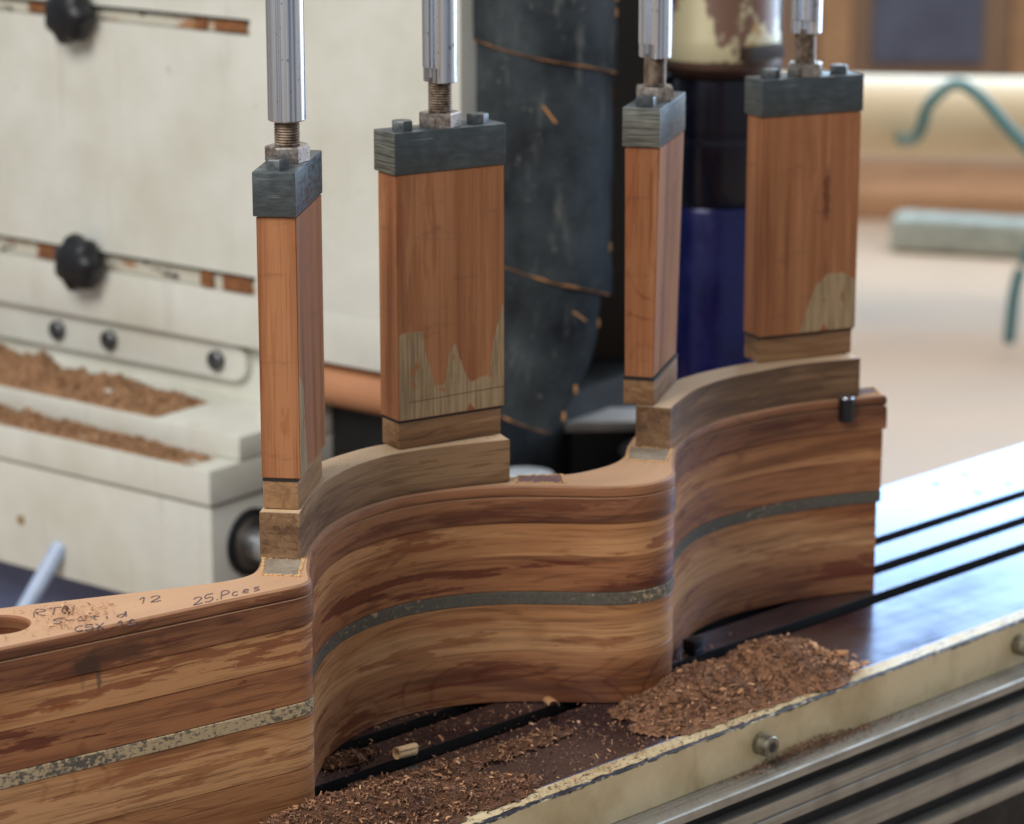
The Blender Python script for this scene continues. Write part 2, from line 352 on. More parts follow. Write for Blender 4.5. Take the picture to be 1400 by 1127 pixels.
def sawdust_mat(name, a, b, c_):
    t = NT(name); v = t.mapping((1, 1, 1)); n = t.noise(v, 420, 3, .7); n2 = t.noise(v, 40, 4, .6); g = t.n.new('ShaderNodeNewGeometry')
    f = t.math('ADD', t.math('MULTIPLY', n, .45), t.math('ADD', t.math('MULTIPLY', n2, .25), t.math('MULTIPLY', g.outputs['Random Per Island'], .30)))
    t.set(t.ramp(f, [(.32, a), (.5, b), (.70, c_)]), .85, 0, .2); t.bump(n, .6, .002); return t.m
M_dust = sawdust_mat('sawdust_brown', srgb(70, 48, 37), srgb(112, 78, 58), srgb(156, 114, 86))
M_chip = sawdust_mat('wood_chip_mix', srgb(72, 49, 39), srgb(118, 83, 63), srgb(186, 142, 110))
M_ledge = sawdust_mat('sawdust_tan', srgb(132, 96, 70), srgb(178, 138, 104), srgb(208, 172, 136))
M_roll = sawdust_mat('rolled_shaving_wood', srgb(206, 164, 120), srgb(226, 190, 148), srgb(238, 208, 170))
M_chiplight = sawdust_mat('wood_chip_pale', srgb(150, 100, 70), srgb(196, 146, 106), srgb(224, 182, 142))
M_ink = simple('blue_black_ink', srgb(100, 84, 90), .6)
M_pocket = simple('grey_pocket_abrasive', srgb(146, 132, 114), .8, 0, .35, 260, .3)
M_pocketred = simple('mauve_pocket_abrasive', srgb(120, 88, 84), .8, 0, .3, 260, .3)
M_gap = simple('pale_torn_edge', srgb(214, 172, 122), .8, 0, .25, 300, .3)

# ------------------------------------------------------------------ ground
bm = bmesh.new()
N_ = 40
for i in range(N_+1):
    for j in range(N_+1): bm.verts.new((-6+24*i/N_, -4+24*j/N_, -.45))
bm.verts.ensure_lookup_table()
for i in range(N_):
    for j in range(N_): bm.faces.new([bm.verts[k] for k in (i*(N_+1)+j, (i+1)*(N_+1)+j, (i+1)*(N_+1)+j+1, i*(N_+1)+j+1)])
tag(finish(bm, 'floor', M_floor), kind='structure')

# ------------------------------------------------------------------ machine table
TX0, TX1 = .55, 3.0
table = tag(empty('machine_table', (1.6, 1.47, -.45)), 'long slotted steel machine table with cream side bar, dusted with wood chips', 'machine table')
def tpar(o):
    o.parent = table; o.matrix_parent_inverse = Matrix.Translation((-1.6, -1.47, .45)); return o
def extrude_profile(pts, x0, x1, nx=1):
    b = bmesh.new(); rings = []
    for k in range(nx+1):
        x = x0+(x1-x0)*k/nx; rings.append([b.verts.new((x, y, z)) for y, z in pts])
    n = len(pts)
    for a, c in zip(rings, rings[1:]):
        for i in range(n): b.faces.new((a[i], a[(i+1) % n], c[(i+1) % n], c[i]))
    for rg in (rings[0], rings[-1]):
        bmesh.ops.triangle_fill(b, use_beauty=True, edges=[b.edges.get((rg[i], rg[(i+1) % n])) for i in range(n)])
    return b
SL = [1.4315, 1.4815, 1.534, 1.590]; sw = .0086
prof = [(1.3297, -.04), (1.3297, -.0006), (1.3303, 0)]
for y in SL[:3]:
    prof += [(y-sw-.0002, 0), (y-sw, -.0002), (y-sw, -.008), (y-sw-.006, -.008), (y-sw-.006, -.017), (y+sw+.006, -.017), (y+sw+.006, -.008), (y+sw, -.008), (y+sw, -.0002), (y+sw+.0002, 0)]
prof += [(1.6405, 0), (1.6415, -.001), (1.6415, -.04)]
tt = tpar(finish(extrude_profile(prof, TX0, TX1), 'table_top', M_table)); tt.data.materials.append(M_recess_shade)
for pf in tt.data.polygons:
    if pf.center.z < -.00005 and 1.34 < pf.center.y < 1.63 and pf.center.z > -.03: pf.material_index = 1
bar = tpar(finish(extrude_profile([(1.3130, -.0375), (1.3130, -.0016), (1.3146, -.0002), (1.3294, -.0002), (1.3294, -.0375)], TX0, TX1), 'side_bar', M_bartop))
rail = [(1.3290, -.0380), (1.2920, -.0380), (1.2905, -.0392), (1.2905, -.0455)]
zz = -.0455
for gap, land in ((.012, .019), (.0155, .0175), (.0155, .0115)):
    rail += [(1.3000, zz-.0005), (1.3000, zz-gap+.0005), (1.2905, zz-gap), ]
    if land > .018: rail += [(1.2905, zz-gap-land*.5), (1.2925, zz-gap-land*.55), (1.2905, zz-gap-land*.62)]
    zz -= gap+land; rail += [(1.2905, zz)]
rail += [(1.2935, zz-.002), (1.3290, zz-.002)]
sr = tpar(finish(extrude_profile(rail, TX0, TX1), 'slotted_rail', M_alu, ang=20)); sr.data.materials.append(M_recess_shade)
for pf in sr.data.polygons:
    if abs(pf.center.y-1.300) < .0003 : pf.material_index = 1
tpar(finish(box_bm(TX0+.02, TX1-.02, 1.34, 1.60, -.30, -.041), 'table_beam', M_dark))
for x in (.75, 2.7): tpar(finish(box_bm(x-.06, x+.06, 1.38, 1.56, -.4499, -.301), 'table_leg', M_dark))
for x in (1.5465, 1.866, 1.226, 2.186):
    Mx = Matrix.Translation((x, 1.3128, -.0192)) @ Matrix.Rotation(math.pi/2, 4, 'X')
    o = tpar(finish(lathe_bm([(.0080, 0), (.0082, .0004), (.0082, .0118), (.0072, .0130), (.0044, .0130)], 28, M=Mx), 'cap_screw', M_screw))
    b = lathe_bm([(.0042, .0129), (.0042, .0132)], 6, M=Mx); s = finish(b, 'hex_socket', M_black); s.parent = o
for x, y in ((2.1474, 1.6112), (2.1938, 1.6126), (2.1979, 1.5652), (2.151, 1.5653)):
    tpar(finish(lathe_bm([(.0042, -.002), (.0042, .0003), (.0036, .0004)], 20, M=Matrix.Translation((x, y, 0))), 'plug', M_bolt))

# ------------------------------------------------------------------ wavy laminated form
FRONT = [(.62, 1.478), (.75, 1.4575), (.85, 1.4415), (.9615, 1.4245), (1.06, 1.4095), (1.12, 1.4012), (1.150, 1.3965), (1.168, 1.3938), (1.1795, 1.3930), (1.1885, 1.3970), (1.1950, 1.4065), (1.2035, 1.4170), (1.2193, 1.4340), (1.2409, 1.4550), (1.275, 1.4790), (1.313, 1.4950), (1.345, 1.5000), (1.368, 1.4995), (1.40, 1.4905), (1.435, 1.4700), (1.465, 1.4400), (1.490, 1.4130), (1.512, 1.4000), (1.534, 1.3985), (1.552, 1.4060), (1.5655, 1.4190), (1.580, 1.4320), (1.605, 1.4520), (1.632, 1.4670), (1.664, 1.4800), (1.702, 1.4855), (1.745, 1.4820), (1.785, 1.4735), (1.822, 1.4590), (1.856, 1.4425)]
BACK = [(.64, 1.570), (.80, 1.560), (.92, 1.5250), (1.0088, 1.4923), (1.0614, 1.4702), (1.1196, 1.4460), (1.150, 1.4355), (1.168, 1.4355), (1.183, 1.4460), (1.1985, 1.4610), (1.232, 1.4900), (1.270, 1.5150), (1.310, 1.5310), (1.350, 1.5350), (1.400, 1.5230), (1.440, 1.5020), (1.463, 1.4810), (1.489, 1.4625), (1.512, 1.4570), (1.5404, 1.4585), (1.5655, 1.4700), (1.583, 1.4850), (1.620, 1.5080), (1.66, 1.5200), (1.70, 1.5255), (1.75, 1.5210), (1.80, 1.5060), (1.874, 1.4690)]
fpts = smooth_poly(catmull(FRONT, .003), 2); bpts = smooth_poly(catmull(BACK), 3)
form = tag(empty('wavy_wood_form', (1.3, 1.46, 0)), 'wavy wood form of stacked brown boards with one grey stripe, on the steel table', 'wood form')
def fpar(o, p=None):
    o.parent = p or form
    if p is None: o.matrix_parent_inverse = Matrix.Translation((-1.3, -1.46, 0))
    return o
def outline(off, endx, seed):
    f = []; 
    for i, p in enumerate(fpts):
        if p.x > 1.846+endx: continue
        t = (fpts[min(i+1, len(fpts)-1)]-fpts[max(i-1, 0)]).normalized(); n = Vector((t.y, -t.x))
        f.append(p+n*(off+.0005*mnoise.noise(Vector((p.x*9, seed, 0)))))
    g = [p for p in bpts if p.x < 1.864+endx]
    e0, e1 = f[-1], g[-1]
    mid = [e0.lerp(e1, k/6) for k in range(1, 6)]; l0, l1 = g[0], f[0]
    return f+mid+g[::-1]+[l0.lerp(l1, k/10) for k in range(1, 10)]
e = .0006
def arc(pts):
    c_ = [0]
    for a, d in zip(pts, pts[1:]): c_.append(c_[-1]+(d-a).length)
    return c_
FA = arc(fpts); BA = arc(bpts); FB = FA[-1]/BA[-1]
def grain_of(ol):
    g = []
    for p in ol:
        df, i = min(((p-q).length_squared, i) for i, q in enumerate(fpts)); db, j = min(((p-q).length_squared, j) for j, q in enumerate(bpts))
        a, c_ = math.sqrt(df), math.sqrt(db); k = a/(a+c_+1e-9)
        g.append((FA[i]*(1-k)+BA[j]*FB*k, .045*k))
    return g
layers = [('board', .0002, .0398, 0, .0035, M_b4, 1), ('board', .0399, .0767, .0002, .0042, M_b3, 2), ('spacer', .0769, .0866, .0005, .0062, M_spacer, 3),
          ('board', .0868, .1138, .0001, .0052, M_b2, 4), ('board', .1139, .1397, .0002, .0066, M_b1, 5)]
for nm, z0, z1, off, ex, mt, sd in layers:
    ol = outline(off, ex, sd)
    fpar(finish(prism_bm(ol, [(e, z0), (0, z0+e), (0, (z0+z1)/2), (0, z1-e), (e, z1)], grain=grain_of(ol)), nm, mt))
HT = .168
ol = outline(.0012, .0088, 6)
top = fpar(finish(prism_bm(ol, [(e, .1399), (0, .1406), (0, .150), (.0004, .1590), (.0022, .1592), (.0022, .1606), (.0006, .1608), (.0004, .1645), (.0012, .1668), (.0030, HT)], hole=(.988, 1.463, .0185), grain=grain_of(ol)), 'top_board', M_top))
tag(top, 'pale dusty top board with handwriting and a round hole')
# pockets let into the top
def pocket(pts, mat, rim=True):
    o = outline  # noqa
    P = [Vector(p) for p in pts]
    p_ = prism_bm(P, [(0, HT-.001), (0, HT+.0003)]); q = fpar(finish(p_, 'pocket_pad', mat), None)
    if rim:
        b = bmesh.new(); rng = random.Random(3)
        for a, c in zip(P, P[1:]+P[:1]):
            L_ = (c-a).length; n = max(3, int(L_/.0016))
            for k in range(n+1):
                m = a.lerp(c, k/n)+Vector((rng.uniform(-.0005, .0005), rng.uniform(-.0005, .0005))); s = rng.uniform(.0004, .0011)
                box_bm(m.x-s, m.x+s, m.y-s, m.y+s, HT-.0004, HT+rng.uniform(.0003, .0011), bm=b)
        fpar(tag(finish(b, 'torn_rim', M_gap), kind='stuff'))
pocket([(1.1715, 1.4270), (1.1865, 1.4075), (1.2135, 1.4340), (1.1960, 1.4545)], M_pocket)
pocket([(1.5540, 1.4560), (1.5690, 1.4300), (1.6005, 1.4530), (1.5820, 1.4800)], M_pocket)
pocket([(1.4480, 1.4690), (1.4730, 1.4425), (1.4880, 1.4605), (1.4620, 1.4800)], M_pocketred)
pocket([(1.8365, 1.4580), (1.8520, 1.4510), (1.8650, 1.4680), (1.8480, 1.4760)], M_pocketred)
# steel pin by the end
pin = fpar(finish(lathe_bm([(.0062, .150), (.0066, .1505), (.0066, .1685), (.0058, .1695)], 24, M=Matrix.Translation((1.8185, 1.4585, 0))), 'steel_pin', M_black))
pt = finish(lathe_bm([(.0057, .1695), (.0054, .1701)], 24, M=Matrix.Translation((1.8185, 1.4585, 0))), 'pin_top', M_rod); pt.parent = pin
# handwriting on the top board
GLY = {'R': [[(0, 0), (0, 1), (.5, .95), (.6, .7), (.1, .5), (.65, 0)]], 'T': [[(0, 1), (.7, 1)], [(.35, 1), (.3, 0)]], 'U': [[(0, 1), (.05, .2), (.35, 0), (.6, .25), (.65, 1)]],
       '1': [[(.1, .75), (.35, 1), (.3, 0)]], '2': [[(0, .8), (.25, 1), (.55, .8), (.35, .4), (0, 0), (.65, .05)]], '5': [[(.6, 1), (.1, 1), (.05, .55), (.45, .6), (.6, .3), (.35, 0), (0, .1)]],
       'P': [[(0, 0), (.1, 1), (.5, .95), (.6, .7), (.45, .5), (.05, .45)]], 'o': [[(.3, .55), (.05, .35), (.15, .05), (.45, .1), (.5, .4), (.3, .55)]], 'e': [[(.05, .3), (.45, .35), (.35, .55), (.1, .45), (.08, .12), (.45, .08)]],
       'c': [[(.45, .45), (.2, .55), (.05, .3), (.2, .02), (.45, .1)]], 's': [[(.45, .5), (.15, .5), (.12, .32), (.42, .25), (.4, .05), (.05, .02)]], 'S': [[(.6, .9), (.25, 1), (.05, .75), (.5, .45), (.55, .15), (.25, 0), (0, .12)]], 't': [[(.25, .9), (.2, .1), (.4, 0)], [(.0, .6), (.5, .62)]],
       'i': [[(.2, .5), (.2, 0)]], 'd': [[(.5, .5), (.15, .45), (.05, .15), (.4, .05), (.55, 1), (.6, 0)]], 'C': [[(.6, .85), (.3, 1), (.02, .5), (.25, .02), (.6, .12)]], 'X': [[(0, 1), (.6, 0)], [(.6, 1), (0, 0)]],
       '0': [[(.3, 1), (.03, .6), (.15, .05), (.5, .05), (.62, .5), (.5, .95), (.3, 1)]], '-': [[(0, .45), (.5, .5)]], '.': [[(.1, 0), (.15, .06)]], ' ': []}
def writing(txt, p0, p1, h, upd):
    p0 = Vector(p0); p1 = Vector(p1); d = p1-p0; n = sum(.8 if ch != '.' else .4 for ch in txt); step = d/n; upv = Vector(upd).normalized()*h
    b = bmesh.new(); x = 0
    for ch in txt:
        for st in GLY[ch]:
            q = catmull(st, .09) if len(st) > 2 else [Vector(s) for s in st]
            pts = []
            for s in q:
                w2 = p0+step*(x+s.x)+upv*s.y+Vector((random.uniform(-.00015, .00015), random.uniform(-.00015, .00015))); pts.append((w2.x, w2.y, HT+.00015))
            tube_bm(pts, lambda u: .00042, 5, b)
        x += .8 if ch != '.' else .4
    o = finish(b, 'handwriting', M_ink); o.scale = (1, 1, 1); fpar(o); return o
upd = (.62, .78)
writing('RTU', (1.0120, 1.4600), (1.0365, 1.4490), .0140, upd)
writing('S-Stid', (1.0115, 1.4400), (1.0560, 1.4190), .0100, upd)
writing('C5X 10', (1.0130, 1.4185), (1.0500, 1.4030), .0100, upd)
writing('12', (1.0750, 1.4350), (1.0910, 1.4290), .0120, upd)
writing('25.Pces', (1.0990, 1.4080), (1.1520, 1.4020), .0150, upd)

# ------------------------------------------------------------------ curved strips on top
S1F = [(1.2110, 1.4345), (1.242, 1.4585), (1.275, 1.4812), (1.313, 1.4970), (1.345, 1.5020), (1.365, 1.5015), (1.40, 1.4925), (1.4465, 1.4735)]
S2F = [(1.5985, 1.4530), (1.632, 1.4700), (1.664, 1.4820), (1.702, 1.4872), (1.745, 1.4838), (1.785, 1.4762), (1.8330, 1.4570)]
def strip(pts, lab, T=.0275):
    f = smooth_poly(catmull(pts, .003), 2); g = []
    for i, p in enumerate(f):
        t = (f[min(i+1, len(f)-1)]-f[max(i-1, 0)]).normalized(); g.append(p+Vector((-t.y, t.x))*T)
    ol = f+[f[-1].lerp(g[-1], k/8) for k in range(1, 8)]+g[::-1]+[g[0].lerp(f[0], k/8) for k in range(1, 8)]
    z0, z1 = HT+.0004, .2006
    A_ = arc(f); G_ = [(A_[i]+4, 0) for i in range(len(f))]+[(A_[-1]+4, T*k/8) for k in range(1, 8)]+[(A_[i]+4, T) for i in range(len(f)-1, -1, -1)]+[(4, T*(1-k/8)) for k in range(1, 8)]
    b = prism_bm(ol, [(.0005, z0), (0, z0+.0005), (0, (z0+z1)/2), (0, z1-.0005), (.0005, z1)], grain=G_)
    c = f[len(f)//2]
    o = finish(b, 'curved_strip', M_strip); o.data.transform(Matrix.Translation((-c.x, -c.y, -z0))); o.location = (c.x, c.y, z0)
    return tag(o, lab, 'wood strip', 'curved strips clamped on the form')
strip(S1F, 'curved wood strip with a dusty pale top, lying next to the handwriting on the form')
strip(S2F, 'curved wood strip beside the small steel pin at the cut end of the form')

# ------------------------------------------------------------------ clamps
def hexhead(b, cx, cy, z0, R, h, rot, dome=.0006):
    M_ = Matrix.Translation((cx, cy, z0)) @ Matrix.Rotation(rot, 4, 'Z')
    return lathe_bm([(R, 0), (R, h-.0012), (R*.93, h-.0002), (R*.80, h)], 6, b, M_)
def clamp(x, y, a, zt, mat, lab, rodz, flats, post_taper=None, rot=.3, gask=.0012, ribs=1.):
    L, T, hc = .0936, .0292, .0299
    root = empty('hold_down_clamp', (x, y, .2008), a); zb = .2008
    def P(bm, name, m, par=None, ang=32):
        bmesh.ops.translate(bm, verts=bm.verts, vec=(0, 0, -zb)); o = finish(bm, name, m, par or root, ang); 
        return o
    def Pz(bm, name, m, par=None, ang=32):     # keeps absolute heights in the mesh so that the grain maps line up
        o = finish(bm, name, m, par or root, ang); o.location = (0, 0, -zb if par is None else 0); return o
    # wooden foot, rubber, block
    ins = .0022
    Pz(box_bm(ins+.0012, L-ins-.001, ins+.0008, T-ins, .2012, .2205, .0006), 'foot', M_foot)
    Pz(box_bm(ins+.0006, L-ins-.0006, ins+.0004, T-ins, .2206, .2206+gask+.0006), 'rubber_pad', M_gasket)
    b = box_bm(0, 1, 0, 1, .2225, zt-hc, 0)
    for v in b.verts:
        lowr = v.co.z < .3
        x0, x1, y0, y1 = ins, L-ins*.6, .0006, T-.0018
        if post_taper and lowr: x0, x1, y0, y1 = post_taper
        v.co.x = x0 if v.co.x < .5 else x1; v.co.y = y0 if v.co.y < .5 else y1
    bmesh.ops.bevel(b, geom=b.edges[:], offset=.0007, segments=2, affect='EDGES')
    Pz(b, 'block', mat)
    cap = Pz(box_bm(0, L, 0, T, zt-hc+.0002, zt, .0011, 2), 'steel_cap', M_cap); cap.color = (1, 1, 1, ribs)
    cx, cy = L/2, T/2
    for bx_ in (cx-.0315, cx+.0315): Pz(hexhead(None, bx_, cy, zt, .0079, .0068, rot+bx_*7), 'bolt', M_bolt)
    n = hexhead(None, cx, cy, zt+.0002, .0150, .0105, rot+.5); Pz(n, 'lock_nut', M_nut)
    # threaded stud
    prof_ = []; z = zt+.009; k = 0
    while z < rodz+.004:
        prof_.append((.0088 if k % 2 else .0079, z)); z += .0009; k += 1
    Pz(lathe_bm(prof_, 28, M=Matrix.Translation((cx, cy, 0))), 'threaded_stud', M_stud, ang=80)
    # rod with wrench flats
    b = bmesh.new(); R = .01265; n_ = 40; rings = []
    seq = [(R-.0009, rodz, 0), (R, rodz+.0009, 0), (R, .78, 0)] if not flats else [(R-.0006, rodz, 1), (R, rodz+.0006, 1), (R, rodz+.010, 1), (R, rodz+.0112, 0), (R, .78, 0)]
    for rr, z, fl in seq:
        ring = []
        for i in range(n_):
            t_ = 2*math.pi*i/n_; px, py = rr*math.cos(t_), rr*math.sin(t_)
            if fl: px = max(-R*.62, min(R*.62, px))
            q = Matrix.Rotation(flats-a, 3, 'Z') @ Vector((px, py, z)) if flats else Vector((px, py, z))
            ring.append(b.verts.new((q.x+cx, q.y+cy, q.z)))
        rings.append(ring)
    for r0, r1 in zip(rings, rings[1:]):
        for i in range(n_): b.faces.new((r0[i], r0[(i+1) % n_], r1[(i+1) % n_], r1[i]))
    b.faces.new(rings[0][::-1]); b.faces.new(rings[-1])
    Pz(b, 'rod', M_rod)
    return tag(root, lab, 'clamp', 'hold-down clamps pressing on the wood strips')
# positions of each clamp's front corner and its turn
clamp(1.2148, 1.4365, .672, .4305, M_post[0], 'narrow-looking wood clamp post with dark scratched steel cap, standing by the handwriting', .4575, None, rot=.2, ribs=0.)
clamp(1.3639, 1.5054, -.2099, .4318, M_post[1], 'broad wood clamp post with pale worn patches, standing before the black rubber flaps', .4635, 3.0, rot=.0)
clamp(1.5928, 1.4621, .5325, .4305, M_post[2], 'tapering wood clamp post with ribbed bright steel cap, beside the black spindle', .4625, 3.0, (.004, .0900, .0040, .0262), rot=.9)
clamp(1.7550, 1.5019, -.3547, .4318, M_post[3], 'broad wood clamp post with a dark knot, above the small steel pin', .4660, 3.6, rot=.4, gask=.0022, ribs=.4)

# ------------------------------------------------------------------ sawdust and chips
DUST = []
def dust_h(x, y):
    """height of the dust lying on the table"""
    n = mnoise.fractal(Vector((x*26, y*26, 1.7)), 1, 2, 4); n2 = mnoise.fractal(Vector((x*120, y*120, 5.1)), 1, 2, 3)
    h = -.002+.0016*n
    def heap(cx, cy, rx, ry, hh):
        d = ((x-cx)/rx)**2+((y-cy)/ry)**2
        return hh*max(0, 1-d)**.75
    h += heap(1.638, 1.364, .050, .050, .019)+heap(1.585, 1.366, .085, .046, .014)+heap(1.535, 1.388, .07, .026, .010)
    h += heap(1.52, 1.352, .07, .030, .006)+heap(1.30, 1.345, .050, .026, .008)+heap(1.245, 1.385, .085, .045, .007)+heap(1.36, 1.395, .09, .018, .004)
    h += heap(1.225, 1.345, .06, .03, .009)+heap(1.185, 1.368, .09, .030, .017)+heap(1.08, 1.375, .12, .030, .012)
    h += heap(1.275, 1.462, .03, .012, .005)
    return h+(.0012+.0022*min(1, max(0, h)/.008))*n2
bm = bmesh.new(); X0, X1, Y0, Y1, st = .95, 1.72, 1.3135, 1.52, .0024
nx, ny = int((X1-X0)/st), int((Y1-Y0)/st); G = {}
def in_slot(y): return any(abs(y-s) < sw+.0008 for s in SL[:3])
import bisect
fx = [p.x for p in fpts]
def front_y(x):
    i = min(max(bisect.bisect(fx, x), 1), len(fx)-1); a, c = fpts[i-1], fpts[i]
    return a.y+(c.y-a.y)*((x-a.x)/max(1e-6, c.x-a.x))
for i in range(nx+1):
    for j in range(ny+1):
        x, y = X0+i*st, Y0+j*st
        if y > front_y(x)+.006: continue
        h = dust_h(x, y)
        if in_slot(y) and h < .011: continue
        if y < 1.319: h = min(h, (y-1.313)*1.2+.001)
        G[i, j] = (x+random.uniform(-.0007, .0007), y+random.uniform(0, .0007), h)
VV = {}
for i in range(nx):
    for j in range(ny):
        ks = [(i, j), (i+1, j), (i+1, j+1), (i, j+1)]
        if all(k in G for k in ks) and sum(G[k][2] > .0004 for k in ks) >= 2:
            for k in ks:
                if k not in VV:
                    x, y, h = G[k]; VV[k] = bm.verts.new((x, y, max(h, .0003)+random.uniform(0, .0007)))
            bm.faces.new([VV[k] for k in ks])
o = finish(bm, 'sawdust_heap', M_dust, ang=180, recalc=False); tag(o, 'brown sawdust heaped along the front of the wavy wood form', 'sawdust', kind='stuff')
def chips(name, spots, mat, label, size=(.0008, .0050), seed=1):
    """spots: list of (x, y, z, size factor); each chip is a small bent flake"""
    rng = random.Random(seed); vs = []; fs = []
    for x, y, z, sf in spots:
        L_ = (size[0]+(size[1]-size[0])*rng.random()**2.6)*sf; W_ = L_*rng.choice((.12, .18, .28, .45)); curl = rng.uniform(.0, 1.3)*L_*.55; n = 3
        R = Matrix.Rotation(rng.uniform(0, 6.28), 3, 'Z') @ Matrix.Rotation(rng.gauss(0, .45), 3, 'X') @ Matrix.Rotation(rng.gauss(0, .4), 3, 'Y')
        k0 = len(vs)
        for k in range(n+1):
            u = k/n-.5; c = curl*(.25-u*u)*2*(1 if rng.random() < .93 else -1)
            ww = W_*(1-.5*abs(u))
            for s in (-.5, .5):
                p = R @ Vector((u*L_, s*ww, c)); vs.append((x+p.x, y+p.y, z+p.z+W_*.2+.0003))
        for k in range(n): fs.append((k0+2*k, k0+2*k+1, k0+2*k+3, k0+2*k+2))
    me = bpy.data.meshes.new(name); me.from_pydata(vs, [], fs); me.materials.append(mat)
    o = bpy.data.objects.new(name, me); COL.objects.link(o); return tag(o, label, 'wood chips', kind='stuff')
rng = random.Random(11); sp = []; spl = []
while len(sp) < 44000:
    x, y = rng.uniform(.98, 1.72), rng.uniform(1.314, 1.50)
    if y > front_y(x)-.001: continue
    h = dust_h(x, y); dens = .22+.78*min(1, max(0, h+.0016)/.006)
    if x > 1.70 or x > 1.64 and h < -.0003: dens *= .06
    if rng.random() > dens: continue
    if in_slot(y) and h < .011 and rng.random() < .93: continue
    if h < .0005: sp.append((x, y, .0003, rng.choice((.3, .4, .5, .8))))
    else: sp.append((x, y, h+rng.uniform(0, .0012), rng.choice((.6, .9, 1.2))))
    if rng.random() < .03: spl.append((x, y, max(h, 0)+.001, 1.0))
chips('wood_chip_litter', sp, M_chip, 'brown wood chips scattered over the sawdust and the bare steel', seed=2)
chips('pale_chip_litter', spl, M_chiplight, 'few pale wood flakes lying among the brown chips on the steel', size=(.002, .006), seed=3)
sp = []
for _ in range(420):
    x, y = rng.gauss(1.668, .016), rng.gauss(1.352, .016); h = dust_h(x, y)
    if 1.318 < y < 1.40: sp.append((x, y, max(h, .0003)+rng.uniform(0, .002), 1.0))
chips('heap_tip_litter', sp, M_chiplight, 'larger pale flakes on the outer tip of the sawdust heap', size=(.002, .008), seed=9)
# dust on the rail ledge
sp = [(x, rng.uniform(1.2935, 1.3115)+.0, -.0378+abs(rng.gauss(0, .0008)), .7) for x in [rng.uniform(1.2, 2.1) for _ in range(1500)]]
for _ in range(2600):
    x = rng.gauss(1.60, .045); y = 1.3125-abs(rng.gauss(0, .005)); hh = .008*math.exp(-((x-1.60)/.05)**2)
    if y > 1.2915: sp.append((x, y, -.0378+rng.uniform(0, hh)*max(.05, 1-(1.3125-y)/.014), .9))
chips('rail_chip_litter', sp, M_chip, 'brown chips gathered on the aluminium rail ledge under the cream bar', size=(.001, .0032), seed=4)
# dust on the top board and strips
sp = []
while len(sp) < 420:
    x, y = rng.gauss(1.025, .020), rng.gauss(1.440, .018)
    if y < front_y(x)+.006 or y > 1.482-(x-1.0)*.35: continue
    if (x-.988)**2+(y-1.463)**2 < .0195**2: continue
    sp.append((x, y, HT+.0002+abs(rng.gauss(0, .0007)), rng.choice((.5, .8, 1.1))))
chips('pale_shaving_litter', sp, M_chiplight, 'pale shavings lying over the handwriting next to the round hole', size=(.001, .0045), seed=5)
sp = []
for _ in range(260):
    u = rng.random(); i = int(u*70)+20; f_ = catmull(S1F, .003); p = f_[min(i, len(f_)-1)]; s = rng.uniform(.003, .024)
    sp.append((p.x-.2*s, p.y+s, .2007, .6))
chips('strip_crumb_litter', sp, M_dust, 'dark crumbs on the pale top of the curved strip near the handwriting', size=(.0008, .0026), seed=6)
# single shavings
def shaving(x, y, z, L_, W_, turns, rz, mat, lab, tilt=0):
    b = bmesh.new(); n = 18; prev = None
    for k in range(n+1):
        t = k/n; a = t*turns*2*math.pi; r_ = W_*(.55+.35*t); row = []
        for s in (0, .25, .5, .75, 1):
            row.append(b.verts.new((L_*(s-.5)+.0006*math.sin(7*t+s), r_*math.cos(a), r_*math.sin(a)+W_*.9)))
        if prev:
            for q in range(4): b.faces.new((prev[q], prev[q+1], row[q+1], row[q]))
        prev = row
    o = finish(b, 'wood_shaving', mat, ang=60, recalc=False); o.location = (x, y, z); o.rotation_euler = (tilt, 0, rz)
    m = o.modifiers.new('thickness', 'SOLIDIFY'); m.thickness = .0004
    return tag(o, lab, 'wood shaving', 'loose wood shavings on the steel table')
shaving(1.3034, 1.4326, .002, .016, .0052, 1.4, -.15, M_roll, 'pale tightly rolled wood shaving lying by itself on the sawdust')
shaving(1.4470, 1.4345, -.0005, .012, .006, .45, 1.2, M_chiplight, 'thin tan shaving bridging a table slot against the form', .4)
shaving(1.275, 1.452, .002, .008, .003, .7, .5, M_chip, 'small brown curl right under the concave face of the form')
shaving(1.688, 1.352, .002, .012, .004, .6, 2.4, M_chiplight, 'light curl at the outer tip of the sawdust heap')
shaving(1.030, 1.452, HT+.0006, .007, .0022, .6, .8, M_chip, 'small dark curl standing on the handwriting beside the round hole')
nut = finish(box_bm(-.007, .007, -.006, .006, 0, .010, .0012), 'slot_nut', M_black); nut.location = (1.625, 1.449, .0004); nut.rotation_euler = (0, 0, .1)
tag(nut, 'small black slot nut half buried in sawdust behind the rounded bump', 'slot nut')

# ------------------------------------------------------------------ cream machine behind
K = Vector((1.6542, 2.0901, .0134)); MA = math.atan2(-.9903, .1389)
mach = tag(empty('moulder_machine', (K.x, K.y, K.z), MA), 'cream painted machine body with black knobs, bolted rail and dusty ledge', 'machine')
# local frame: x runs to the right and nearer, y runs back (away), z up
def mp(b, name, m, par=None, ang=32): return finish(b, name, m, par or mach, ang)
mp(box_bm(-1.2, -.003, .004, .35, -.147, -.0375, .004), 'bed', M_cream)
mp(box_bm(-1.2, 0, 0, .35, -.0350, 0, .003), 'lower_ledge', M_cream)
mp(box_bm(-1.2, 0, .0425, .35, .0005, .0245, .003), 'upper_ledge', M_cream)
mp(box_bm(-1.2, -.01, .08, .30, -.46, -.1475), 'base', simple('blue_grey_base_paint', srgb(96, 108, 146), .5, 0, .2))
mp(box_bm(-1.2, -.0, .150, .35, .0248, .086), 'rail_backing', M_cream)
M_rust = rust_mat('rusty_shim_steel', srgb(96, 56, 34), srgb(166, 112, 70), 0, .75)
